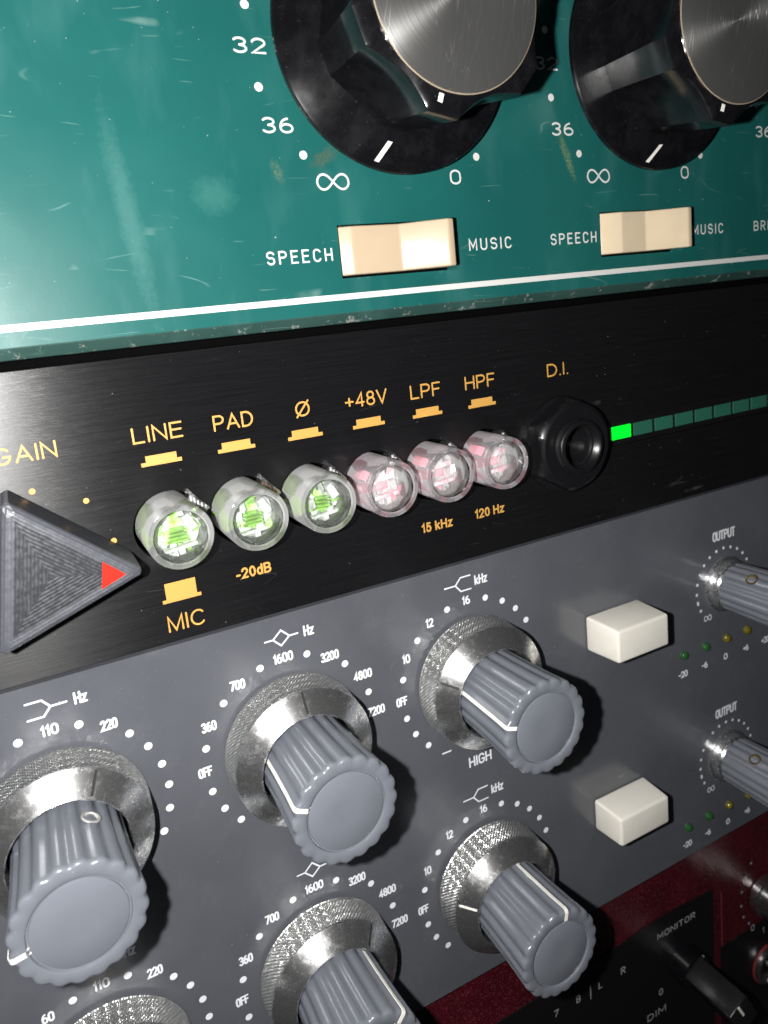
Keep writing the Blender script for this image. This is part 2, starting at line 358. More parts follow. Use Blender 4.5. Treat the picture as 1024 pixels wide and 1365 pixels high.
# ------------------------------------------------------------------ lettering: engraved single-line letters
def arc(cx, cz, rx, rz, a0, a1, n=10):
    return [(cx+rx*cos(radians(a0+(a1-a0)*k/n)), cz+rz*sin(radians(a0+(a1-a0)*k/n))) for k in range(n+1)]
def stad(w, z0=0., z1=1.):
    r = w/2; q = min(r*1.15, (z1-z0)/2)
    return arc(w/2, z1-q, r, q, 0, 180, 10)+arc(w/2, z0+q, r, q, 180, 360, 10)+[(w, z1-q)]
W = .56
G = {
 '0': (W, [stad(W)]), 'O': (W, [stad(W)]),
 '1': (.22, [[(.0, .80), (.16, 1), (.16, 0)]]),
 '2': (W, [arc(W/2, .72, W/2, .28, 165, -30, 12)+[(0, 0), (W, 0)]]),
 '3': (W, [arc(W/2, .76, W/2*.92, .24, 150, -90, 12), arc(W/2, .26, W/2, .26, 90, -150, 12)]),
 '4': (W, [[(W*.74, 0), (W*.74, 1), (0, .28), (W, .28)]]),
 '6': (W, [stad(W, 0, .58), [(.0, .30)]+arc(W*.72, .42, W*.72, .56, 180, 98, 8)]),
 '7': (W, [[(0, 1), (W, 1), (W*.30, 0)]]),
 '8': (W, [stad(W*.9, .52, 1), stad(W, 0, .52)]),
 'H': (W, [[(0, 0), (0, 1)], [(W, 0), (W, 1)], [(0, .5), (W, .5)]]),
 'z': (.42, [[(0, .66), (.42, .66), (0, 0), (.42, 0)]]),
 'k': (.46, [[(0, 0), (0, 1)], [(.42, .66), (.02, .28)], [(.12, .36), (.46, 0)]]),
 'F': (.48, [[(0, 0), (0, 1), (.48, 1)], [(0, .52), (.42, .52)]]),
 'E': (.50, [[(.50, 0), (0, 0), (0, 1), (.50, 1)], [(0, .52), (.44, .52)]]),
 'I': (.02, [[(.01, 0), (.01, 1)]]),
 '|': (.02, [[(.01, -.2), (.01, 1.3)]]),
 'L': (.44, [[(0, 1), (0, 0), (.44, 0)]]),
 'T': (.52, [[(0, 1), (.52, 1)], [(.26, 1), (.26, 0)]]),
 'U': (W, [[(0, 1)]+arc(W/2, .26, W/2, .26, 180, 360, 10)+[(W, 1)]]),
 'P': (W, [[(0, 0), (0, 1)]+arc(W*.55, .75, W*.45, .25, 90, -90, 8)+[(0, .5)]]),
 'R': (W, [[(0, 0), (0, 1)]+arc(W*.55, .75, W*.45, .25, 90, -90, 8)+[(0, .5)], [(W*.5, .5), (W, 0)]]),
 'B': (W, [[(0, 0), (0, 1)]+arc(W*.55, .76, W*.38, .24, 90, -90, 8)+[(0, .52)], [(W*.5, .52)]+arc(W*.55, .26, W*.45, .26, 90, -90, 8)+[(0, 0)]]),
 'D': (W, [[(0, 0), (0, 1)]+arc(W*.35, .5, W*.65, .5, 90, -90, 12)+[(0, 0)]]),
 'G': (W, [arc(W/2, .72, W/2, .28, 20, 180, 8)+arc(W/2, .28, W/2, .28, 180, 360, 8)+[(W, .46), (W*.6, .46)]]),
 'C': (W, [arc(W/2, .72, W/2, .28, 20, 180, 8)+arc(W/2, .28, W/2, .28, 180, 340, 8)]),
 'S': (W, [arc(W/2, .75, W/2, .25, 20, 255, 12)+arc(W/2, .27, W/2, .27, 75, -160, 12)]),
 'M': (.68, [[(0, 0), (0, 1), (.34, .25), (.68, 1), (.68, 0)]]),
 'N': (.58, [[(0, 0), (0, 1), (.58, 0), (.58, 1)]]),
 '-': (.36, [[(0, .48), (.36, .48)]]), '+': (.44, [[(0, .48), (.44, .48)], [(.22, .24), (.22, .72)]]),
 '~': (1.25, [[(.625+.6*cos(t)/(1+.35*sin(t)**2), .5+.95*sin(t)*cos(t)) for t in [2*pi*k/36 for k in range(37)]]]),
 ' ': (.3, []),
}
H = dict(G)
H.update({
 'L': (.50, [[(0, 1), (0, 0), (.50, 0)]]), 'I': (.02, [[(.01, 0), (.01, 1)]]), 'N': (.62, [[(0, 0), (0, 1), (.62, 0), (.62, 1)]]),
 'E': (.55, [[(.55, 0), (0, 0), (0, 1), (.55, 1)], [(0, .53), (.51, .53)]]), 'F': (.50, [[(0, 0), (0, 1), (.50, 1)], [(0, .51), (.44, .51)]]),
 'P': (.56, [[(0, 0), (0, 1)]+arc(.30, .73, .26, .27, 90, -90, 12)+[(0, .46)]]),
 'A': (.70, [[(0, 0), (.35, 1), (.70, 0)], [(.13, .33), (.57, .33)]]), 'V': (.68, [[(0, 1), (.34, 0), (.68, 1)]]),
 'D': (.62, [[(0, 0), (0, 1)]+arc(.22, .5, .40, .5, 90, -90, 16)+[(0, 0)]]), 'H': (.62, [[(0, 0), (0, 1)], [(.62, 0), (.62, 1)], [(0, .52), (.62, .52)]]),
 'M': (.74, [[(0, 0), (0, 1), (.37, .04), (.74, 1), (.74, 0)]]),
 'C': (.70, [arc(.37, .5, .37, .5, 42, 318, 24)]), 'G': (.74, [arc(.37, .5, .37, .5, 42, 322, 24)+[(.72, .44), (.42, .44)]]),
 '\u00d8': (.72, [arc(.36, .5, .36, .5, 0, 360, 32), [(.02, -.08), (.70, 1.08)]]),
 '0': (.50, [arc(.25, .5, .25, .5, 0, 360, 24)]), '1': (.26, [[(0, .76), (.12, .82), (.22, 1), (.22, 0)]]),
 '2': (.50, [arc(.25, .72, .25, .28, 175, -35, 14)+[(0, 0), (.50, 0)]]), '4': (.54, [[(.40, 0), (.40, 1), (0, .28), (.54, .28)]]),
 '5': (.50, [[(.46, 1), (.10, 1), (.04, .52)]+arc(.25, .33, .25, .33, 130, -160, 16)]),
 '8': (.52, [arc(.26, .76, .22, .24, 0, 360, 20), arc(.26, .27, .26, .27, 0, 360, 20)]),
 'd': (.46, [[(.46, 0), (.46, 1)], arc(.23, .35, .23, .35, 0, 360, 20)]), 'B': (.58, [[(0, 0), (0, 1)]+arc(.32, .76, .22, .24, 90, -90, 10)+[(0, .52)], [(.32, .52)]+arc(.32, .26, .26, .26, 90, -90, 10)+[(0, 0)]]),
 'k': (.46, [[(0, 0), (0, 1)], [(.42, .70), (.02, .30)], [(.15, .42), (.46, 0)]]), 'z': (.44, [[(.02, .69), (.42, .69), (.0, 0), (.44, 0)]]),
 '+': (.52, [[(0, .42), (.52, .42)], [(.26, .14), (.26, .70)]]), '-': (.28, [[(0, .36), (.28, .36)]]), '.': (.02, [[(0, 0), (.02, 0)]]), ' ': (.12, []),
})
def ribbon(P, w, h, closed=False, n_cap=6):
    """a flat stroke of width w along the points P, with round ends and mitred bends"""
    Q = [P[0]]
    for p in P[1:]:
        if hypot(p[0]-Q[-1][0], p[1]-Q[-1][1]) > 1e-4: Q.append(p)
    P = Q
    closed = closed or (len(P) > 3 and hypot(P[0][0]-P[-1][0], P[0][1]-P[-1][1]) < 1e-3)
    if closed: P = P[:-1]
    n = len(P); r = w/2; L, Rr = [], []
    if n < 2: return [], []
    for i in range(n):
        a = P[i-1] if (i or closed) else None; b = P[(i+1) % n] if (i < n-1 or closed) else None
        d = []
        for s, e in ((a, P[i]), (P[i], b)):
            if s is None or e is None: continue
            l = hypot(e[0]-s[0], e[1]-s[1]); d.append(((e[0]-s[0])/l, (e[1]-s[1])/l))
        if len(d) == 1: d = d*2
        tx, tz = d[0][0]+d[1][0], d[0][1]+d[1][1]; l = hypot(tx, tz)
        if l < .2: tx, tz, l = d[0][0], d[0][1], 1
        tx, tz = tx/l, tz/l; c = max(.45, tx*d[0][0]+tz*d[0][1])
        ox, oz = -tz*r/c, tx*r/c
        L.append((P[i][0]+ox, P[i][1]+oz)); Rr.append((P[i][0]-ox, P[i][1]-oz))
    if closed:
        V = [(x, h+.0025*i, z) for i, (x, z) in enumerate(L)]+[(x, h+.0025*i, z) for i, (x, z) in enumerate(Rr)]
        return V, [(i, (i+1) % n, (i+1) % n+n, i+n) for i in range(n)]
    V = [(x, h+.0025*i, z) for i, (x, z) in enumerate(L)]+[(x, h+.0025*i, z) for i, (x, z) in enumerate(Rr)]
    F = [(i, i+1, i+1+n, i+n) for i in range(n-1)]
    for end in (0, n-1):
        c = P[end]; v0 = (L if end == 0 else Rr)[end]; a0 = atan2(v0[1]-c[1], v0[0]-c[0]); k = len(V)
        V += [(c[0]+r*cos(a0+pi*j/n_cap), h+.0025*end, c[1]+r*sin(a0+pi*j/n_cap)) for j in range(1, n_cap)]
        s, e = (end, end+n) if end == 0 else (end+n, end)
        F.append((s, *range(k, k+n_cap-1), e))
    return V, F
def strokes(name, lines, w, m_, parent, h=.03):
    parts = [ribbon(l, w, h+.006*i) for i, l in enumerate(lines)]
    V, F = join(*parts)
    cx = sum(v[0] for v in V)/len(V); cz = sum(v[2] for v in V)/len(V)
    return obj(name, [(x-cx, hh, z-cz) for x, hh, z in V], F, m_, parent, (cx, 0, cz))
def letters(text, x0, x1, z0, cap, w, m_, parent, h=.03, gap=.20, name='lettering', slant=0., font=None):
    """stroke letters that fill x0..x1 outside to outside, baseline z0 and cap height cap"""
    X = 0; lines = []
    for i, ch in enumerate(text):
        gw, ls = (font or G)[ch]
        for l in ls: lines.append([(X+a, b) for a, b in l])
        X += gw+gap
    X -= gap
    sx = (x1-x0-w)/max(X, .01)
    lines = [[(x0+w/2+a*sx+slant*b*cap, z0+w/2+b*(cap-w)) for a, b in l] for l in lines]
    return strokes(name, lines, w, m_, parent, h)
DOT = {}
def dot(x, z, r, m_, parent, h=.03):
    key = (round(r, 2), m_.name)
    if key not in DOT:
        V, F = [(q[0], h, q[1]) for q in circle(0, 0, r, 20)], [tuple(range(20))]
        o = obj('printed_dot', V, F, m_, parent, (x, 0, z)); DOT[key] = o.data
    else:
        o = obj('printed_dot', None, None, m_, parent, (x, 0, z), me=DOT[key])
    return o
# ------------------------------------------------------------------ the setting
obj('rack_cavity', *cube(-60, 330, -60, -30, -260, 120), M['dark'])['kind'] = 'structure'

# ================================================================== green unit
gu = thing('mixing_unit', 'old teal enamelled audio unit with two large black fluted knobs and ivory rocker switches', 'audio unit', (150, -6, 40))
XA, PZ = 133.9, 44.0; PITCH = 54.75
slots = [rect(122.1+k*PITCH, 144.0+k*PITCH, 8.6, 16.95) for k in range(3)]
pv = plate(rect(-40, 300, 3.15, 100), slots, -3.2, 0)
arcp = [(3.15, 0), (2.95, -.05), (2.75, -.22), (1.75, -.95), (1.5, -1.2), (1.4, -1.5)]
lip = [(x, h, z) for x in (-40, 300) for z, h in arcp+[(1.4, -6), (3.15, -6)]]
k = len(arcp)+2
lf = [(i, i+1, i+1+k, i+k) for i in range(k-1)]
panel = obj('front_panel', *pv, M['green'], gu)
obj('rolled_edge', lip, lf, M['lip'], gu, smooth=20)
obj('chassis', *cube(-38, 298, -30, -8, 2, 98), M['dark'], gu)
obj('white_line', *prism(rect(-39, 299, 5.22, 6.18), .02, .05), M['white'], gu)
# dial print
for k in range(3):
    cx = XA+k*PITCH
    for a in (-134.5, -162.8, 169, 140.7, 112.4, 84.1, 55.8, 27.5, -.8, -47):
        dot(cx+23.05*cos(radians(a)), PZ+23.05*sin(radians(a)), .66, M['white'], gu)
    off = k*PITCH
    letters('32', 108.6+off, 113.75+off, 41.72, 2.25, .34, M['white'], gu, gap=.28)
    letters('36', 111.55+off, 116.65+off, 30.68, 2.33, .34, M['white'], gu, gap=.28)
    letters('~', 119.25+off, 125.2+off, 22.15, 2.75, .34, M['white'], gu)
    letters('0', 143.95+off, 146.15+off, 22.65, 2.45, .32, M['white'], gu)
for off in (0, PITCH+.25):
    letters('SPEECH', 109.75+off, 120.8+off, 11.45, 2.06, .29, M['white'], gu, gap=.46)
    letters('MUSIC', 146.75+off*.999, 155.85+off*.999, 11.48, 2.08, .29, M['white'], gu, gap=.46)
letters('BRI', 220.4, 225.2, 11.45, 2.1, .29, M['white'], gu, gap=.46)
# rocker switches
def rocker(x, prof, label, m_):
    z0, z1 = 9.05, 16.72
    n = len(prof)
    V = [(px, ph, z) for z in (z0, z1) for px, ph in prof]
    V = [(a, b, c) for a, b, c in V]
    F = [tuple(range(n)), tuple(range(n, 2*n))]+[(i, (i+1) % n, (i+1) % n+n, i+n) for i in range(n)]
    o = obj('rocker_switch', [(a, b, c-12.9) for a, b, c in V], F, m_, gu, (x, 0, 12.9), label=label)
    rounded(o, .28, 3)
rocker(122.45, [(0, -5), (0, -.9), (2.0, .1), (10.8, .0), (17.6, 4.5), (18.8, 4.3), (20.9, -5)], 'ivory rocker switch whose raised end catches the flash', M['ivory'])
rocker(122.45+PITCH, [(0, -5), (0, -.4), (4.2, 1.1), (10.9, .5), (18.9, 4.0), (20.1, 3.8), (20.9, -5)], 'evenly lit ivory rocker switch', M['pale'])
# the large fluted knobs
def lobed(a, r, h, base=0.):
    if r < 13.3: return r
    p = radians(60); t = ((a+p/2) % p)-p/2            # lobe centre at 0
    half = radians(9.5); u = abs(t)
    if u < half: return r*cos(half)/cos(u)*1.002
    q = (u-half)/(p/2-half)
    return max(r-(2.0+.35*(h-5)/15)*sin(q*pi/2)**.75*min(1, max(0, (r-13.2)/1.8)), 11.8)
def big_knob(x, ang, line_ang, label):
    n = 360
    prof = [(8, 3.0), (20.0, 3.1), (20.25, 3.3), (20.3, 4.0), (20.15, 4.25), (19.7, 4.4), (17.5, 4.75), (13.0, 5.2)]
    sk = obj('fluted_knob', *lathe(prof, 128, closed_end=True), M['skirt'], gu, (x, 0, PZ), ang, smooth=35, label=label)
    body = [(14.1, 4.9), (14.5, 8), (15.0, 12), (15.6, 16), (16.15, 20.1), (15.95, 20.6), (15.5, 20.85), (14.4, 21.05), (13.4, 21.15), (13.15, 21.3), (12.9, 21.3)]
    V, F = lathe(body, n, lobed, closed_end=True)
    obj('grip', V, F, M['grip'], sk, (x, 0, PZ), ang, smooth=30)
    obj('cap_rim', *lathe([(13.12, 21.1), (13.1, 21.36), (12.98, 21.42), (12.8, 21.40)], 96), M['rim'], sk, (x, 0, PZ), ang, smooth=30)
    obj('metal_cap', *lathe([(12.93, 21.0), (12.93, 21.44), (12.75, 21.50), (6, 21.5), (2, 21.5)], 128), M['alu'], sk, (x, 0, PZ), ang, smooth=30)
    a1, a2 = [radians(q-ang) for q in line_ang]
    V = [(15.9*cos(a1)-e*.42*sin(a1), 5.0, 15.9*sin(a1)+e*.42*cos(a1)) for e in (-1, 1)]+[(19.3*cos(a2)-e*.42*sin(a2), 4.52, 19.3*sin(a2)+e*.42*cos(a2)) for e in (1, -1)]
    V = V+[(a, b-.6, c) for a, b, c in V]
    obj('pointer_line', V, [(0, 1, 2, 3), (4, 5, 6, 7), (0, 1, 5, 4), (1, 2, 6, 5), (2, 3, 7, 6), (3, 0, 4, 7)], M['line'], sk, (x, 0, PZ), ang)
    obj('pointer_tick', [(13.45, 21.2, -.36), (14.6, 21.1, -.36), (14.6, 21.1, .36), (13.45, 21.2, .36), (13.4, 20.6, -.36), (14.5, 20.4, -.36), (14.5, 20.4, .36), (13.4, 20.6, .36)], [(0, 1, 2, 3), (4, 5, 6, 7), (0, 1, 5, 4), (1, 2, 6, 5), (2, 3, 7, 6), (3, 0, 4, 7)], M['line'], sk, (x, 0, PZ), ang-4)
    obj('spindle_bush', *lathe([(7, 0), (7, 3.1)], 32), M['dark'], sk, (x, 0, PZ))
big_knob(XA, -102, (-102.5, -108), 'large black fluted knob with scratched metal cap above the flash-lit rocker')
big_knob(XA+PITCH, -100, (-91.5, -101), 'large black fluted knob with dull metal cap, next to the dial mark 36')

# ================================================================== black unit
bu = thing('preamp_unit', 'black brushed one-space preamp with gold lettering, clear push buttons and a level meter', 'preamp', (150, -6, -22))
BX = [89.45+11.47*i for i in range(6)]; BZ = -25.6
pv = plate(rect(-40, 300, -43.75, 0), [circle(x, BZ, 5.45) for x in BX]+[rect(177.3, 238, -29.0, -23.45)], -3, 0)
obj('front_panel', *pv, M['black'], bu)
obj('chassis', *cube(-38, 298, -30, -9, -43, -1.5), M['dark'], bu)
gold = M['gold']
gt = lambda t, a, b, z, cap=2.45, w=.30, g=.24: letters(t, a, b, z, cap, w, gold, bu, gap=g, font=H)
gt('GAIN', 67.75, 75.85, -12.4, 2.4)
for (t, a, b, z) in (('LINE', 86.0, 93.35, -12.5), ('PAD', 98.0, 104.3, -12.58), ('\u00d8', 111.35, 113.85, -12.45), ('+48V', 120.1, 127.95, -12.45), ('LPF', 132.45, 138.5, -12.7), ('HPF', 143.65, 150.1, -12.64), ('D.I.', 162.15, 167.2, -12.72)):
    gt(t, a, b, z)
gt('MIC', 86.7, 92.45, -42.2, 2.62)
for (t, a, b, z) in (('-20dB', 98.15, 104.0, -36.65), ('15 kHz', 132.2, 138.65, -36.8), ('120 Hz', 143.6, 150.15, -36.65)):
    gt(t, a, b, z, 1.8, .34, .30)
for i, x in enumerate(BX):
    c = x+.2
    P = [(c-2.97, -16.03), (c+2.97, -16.03), (c+2.97, -15.45), (c+2.27, -15.45), (c+2.27, -14.5), (c-2.27, -14.5), (c-2.27, -15.45), (c-2.97, -15.45)]
    obj('button_symbol', *prism([(a-c, b+15.3) for a, b in P], .01, .04), gold, bu, (c, 0, -15.3))
c = BX[0]
P = [(c-2.95, -37.5), (c+2.95, -37.5), (c+2.95, -36.95), (c+2.35, -36.95), (c+2.35, -34.4), (c-2.35, -34.4), (c-2.35, -36.95), (c-2.95, -36.95)]
obj('button_symbol', *prism([(a-c, b+36) for a, b in P], .01, .04), gold, bu, (c, 0, -36))
GC = (71.77, -26.0)
for a in (90, 45, 0, 135, 180):
    dot(GC[0]+9.38*cos(radians(a)), GC[1]+9.38*sin(radians(a)), .42, gold, bu)
# clear push buttons
def push_button(i):
    x = BX[i]; h = (7.9, 7.9, 7.6, 7.3, 6.8, 6.9)[i]; r = 4.78
    g = M['clear'] if i < 3 else M['clear_pink']
    which = ('first clear push button from the gain knob, lime green inside', 'clear push button with lime inside above the gold minus 20 marking', 'clear push button with lime inside under the crossed circle',
             'clear push button, pink inside, under the gold 48 marking', 'clear push button, pink inside, above the gold 15 marking', 'clear push button, pink inside, next to the black jack socket')[i]
    shell = lathe([(r, -8), (r, h-.5), (r-.15, h-.15), (r-.5, h), (r-.75, h-.05), (r-.9, h-.3), (3.85, h-.4)], 64, closed_end=False)
    b = obj('push_button', *shell, g, bu, (x, 0, BZ), smooth=35, label=which)
    obj('inner_sleeve', *lathe([(3.95, -6), (3.95, h-.6), (3.86, h-.8), (3.86, -6)], 9 if i > 2 else 12, closed_end=False), M['ribclear'], b, (x, 0, BZ), 17*i, smooth=20)
    P = lambda nm, box, m_, rot=0: obj(nm, *cube(*box), m_, b, (x, 0, BZ), rot)
    rd = (random.random()-.5)
    obj('diffuser', *lathe([(3.8, h-5.9), (3.7, h-5.4), (1, h-5.2)], 32), M['milky'], b, (x, 0, BZ), smooth=30)
    obj('lens', *lathe([(3.84, h-2.0), (3.6, h-1.4), (2.9, h-.95), (2.0, h-.68), (.9, h-.55)], 48), M['dome'] if i < 3 else M['domep'], b, (x, 0, BZ), smooth=True)
    for kind, mm_, cnt in (('core', (M['milky'], M['ribclear']), 12), ('tint', ((M['lime'], M['limew']) if i < 3 else (M['rosy'], M['pink'])), 9 if i < 3 else 12)):
        for q in range(cnt):                              # moulded facets inside the clear cap
            a_ = random.uniform(0, 2*pi); rr_ = random.uniform(1.8, 4.0); hc = random.uniform(h-6.0, h-2.4)
            w_, l_ = random.uniform(.3, .75), random.uniform(.35, .9); t1, t2 = random.uniform(-.8, .8), random.uniform(-.8, .8)
            c_ = []
            for d in (0, -.2):
                for (u, v) in ((-w_, -l_), (w_, -l_*.7), (w_*.8, l_), (-w_*.6, l_*.8)):
                    X_, Z_ = rr_*cos(a_)+u, rr_*sin(a_)+v; q_ = hypot(X_, Z_)
                    if q_ > 4.5: X_, Z_ = X_*4.5/q_, Z_*4.5/q_
                    c_.append((X_, min(hc+t1*u+t2*v+d, h-1.2), Z_))
            obj('moulded_facet', c_, [(0, 1, 2, 3), (4, 5, 6, 7), (0, 1, 5, 4), (1, 2, 6, 5), (2, 3, 7, 6), (3, 0, 4, 7)], mm_[q % 2], b, (x, 0, BZ))
    for q in range(10):                                   # moulded ribs between the two walls
        a_ = 36*q+rd*30
        P('moulded_rib', (3.8, 4.65, h-7.5, h-1.4, -.06, .06), M['ribclear'], a_)
    if i < 3:
        P('lamp_block', (-1.8, 1.8, h-6.2, h-4.4, -1.8, .2), M['lime'], 10*rd+5)
        P('light_pipe', (-.9, .9, h-6.4, h-4.8, .4, 2.8), M['lime'], -10)
        for q in range(4): P('lamp_step', (-1.5+.2*q, 1.5-.15*q, h-4.4, h-3.2+.2*q, -1.5+.62*q, -1.28+.62*q), M['limew'], 4+rd*20)
        P('light_pipe', (-2.9, -1.9, h-6.5, h-4.6, -1.2, .5), M['limew'], -20)
        P('diffuser_bar', (-2.5, 2.4, h-3.8, h-2.6, -2.45, -2.0), M['milky'], 6)
        P('centre_post', (-.5, .4, h-3.9, h-2.6, -3.2, -2.4), M['frosted'], 6)
        P('side_fin', (1.6, 2.9, h-5.5, h-3.2, -1.2, 1.4), M['frosted'], 30)
        P('side_fin', (-4.4, -3.9, h-9, h-6.5, .2, 2.2), M['limew'], 20)
        P('corner_step', (.9, 2.3, h-5.4, h-4.2, -2.3, -1.6), M['lime'], -25)
    else:
        P('cross_bar', (-2.3, 2.3, h-3.9, h-2.8, -1.9, -1.3), M['rosy'], 5)
        P('cross_bar', (-2.2, 2.2, h-4.6, h-3.4, .9, 1.7), M['rosy'], 5)
        P('centre_post', (-.42, .42, h-3.6, h-2.5, -3.2, -1.9), M['milky'], 5)
        P('centre_post', (-.45, .45, h-5.4, h-3.2, 1.6, 3.0), M['milky'], 5)
        P('lamp_block', (-1.2, 1.2, h-6.5, h-4.8, -1.0, .7), M['pink'], 12*rd)
        P('web', (-2.4, -1.8, h-6, h-3.3, -1.5, 1.5), M['frosted'], 12*rd)
        P('web', (1.7, 2.3, h-6, h-3.6, -1.3, 1.4), M['frosted'], 8)
        P('side_fin', (-4.6, -3.85, h-8.6, h-6.6, -.4, 1.4), M['hot'], 18)
        P('side_fin', (-4.5, -3.85, h-6.4, h-3.2, -1.0, 1.0), M['rosy'], 40)
        P('side_fin', (-4.5, -3.85, h-6.4, h-3.6, -1.0, 1.0), M['frosted'], 5)
        P('side_fin', (-4.5, -3.85, h-6.4, h-2.6, -.8, .8), M['pink'], -35)
    # the ribbed latch that shows at the rim of the hole
    V, F = prism([(2.6, 3.7), (5.0, 1.2), (6.0, 1.9), (3.6, 4.7)], -1.5, 1.4)
    la = obj('latch', V, F, M['steel'], b, (x, 0, BZ))
    for q in range(5):
        f = q/5+.1
        ax, az = 3.0+(5.5-3.0)*f, 4.1+(1.7-4.1)*f
        obj('rib', *cube(ax-.12, ax+.12, 1.35, 1.75, az-.55, az+.5), M['copper'] if i == 1 else M['frosted'], la, (x, 0, BZ))
for i in range(6): push_button(i)
# jack socket
jx, jz = 164.6, -25.9
hexp = circle(0, 0, 9.5, 6, radians(30))
V, F = prism(hexp, 0, 4.2)
nut = obj('jack_socket', *join(prism(circle(0, 0, 9.3, 48), .0, .9)), M['nut'], bu, (jx, 0, jz), smooth=35, label='black plastic jack socket with hexagonal nut')
def hexr(a, r, h):
    t = ((a-radians(30)+pi/6*0) % (pi/3))-pi/6
    hx = 9.5*cos(pi/6)/cos(t)
    return min(hx, r)
obj('hex_nut', *lathe([(9.35, .9), (9.35, 2.4), (9.1, 3.0), (8.7, 3.7), (8.2, 4.3), (7.6, 4.6), (5.3, 4.6), (5.3, 3)], 180, hexr, closed_end=False), M['nut'], nut, (jx, 0, jz), smooth=25)
thr = [(5.2, 2.0)]
for q in range(5): thr += [(5.2, 3+q*.6), (5.0, 3.3+q*.6)]
thr += [(5.1, 6.1), (4.8, 6.35), (4.3, 6.35)]
for q in range(6): thr += [(4.15-.02*q, 6.1-q*.5), (3.9, 5.85-q*.5)]
thr += [(3.7, 2), (3.6, -9)]
obj('threaded_collar', *lathe(thr, 64, closed_end=False), M['nut'], nut, (jx, 0, jz), smooth=50)
obj('contact', *lathe([(4.0, 4.3), (4.05, 4.6), (3.85, 4.7), (3.7, 4.4)], 48, closed_end=False), M['nut'], nut, (jx, 0, jz), smooth=30)
# level meter
obj('meter_window', *cube(177.35, 238, -6, -.7, -28.95, -23.5), M['nut'], bu, label='recessed black window of the level meter')
for q in range(10):
    x0 = 178.0+5.98*q
    obj('meter_segment', *cube(-2.45, 2.6, -2, -.45, -1.33, 1.33), M['lit'] if q == 0 else M['segment'], bu, (x0+2.62, 0, -26.45), label='lit bright green meter segment' if q == 0 else None)
# triangular gain knob
ga = GAIN_ANG; rr = 11.1; HB = 10.6
def tri(r, cut=.5):
    out = []
    for a in ga:
        for d in (-cut, 0, cut):
            out.append((r*cos(radians(a))*(1 if d == 0 else .992)+d*-sin(radians(a))*1.0, r*sin(radians(a))*(1 if d == 0 else .992)+d*cos(radians(a))))
    return out
def trilathe(levels):
    V, F = [], []; n = 9
    for r, h in levels: V += [(x, h, z) for x, z in tri(r)]
    for i in range(len(levels)-1):
        for k in range(n): F.append((i*n+k, i*n+(k+1) % n, (i+1)*n+(k+1) % n, (i+1)*n+k))
    F.append(tuple(range(n))); F.append(tuple((len(levels)-1)*n+k for k in range(n)))
    return V, F
lv = []
for q in range(14): lv += [(11.25, 1.0+q*.62), (11.19, 1.0+q*.62+.31)]
lv += [(11.2, 9.9), (10.9, 10.2), (10.0, 10.55), (9.6, 10.6)]
gk = obj('gain_knob', *trilathe(lv), M['printed'], bu, (GC[0]+.3, 0, GC[1]-.3), label='triangular black printed knob with a red tip')
a = radians(ga[0])
rt = [(9.1, -.1), (6.1, 1.75), (6.1, -1.95)]
rt = [(x*cos(a)-z*sin(a), x*sin(a)+z*cos(a)) for x, z in rt]
obj('red_marker', *prism(rt, 10.5, 10.72), M['red'], gk, (GC[0]+.3, 0, GC[1]-.3))
obj('knob_shaft', *lathe([(4, 0), (4, 1.2)], 32), M['nut'], gk, (GC[0], 0, GC[1]))

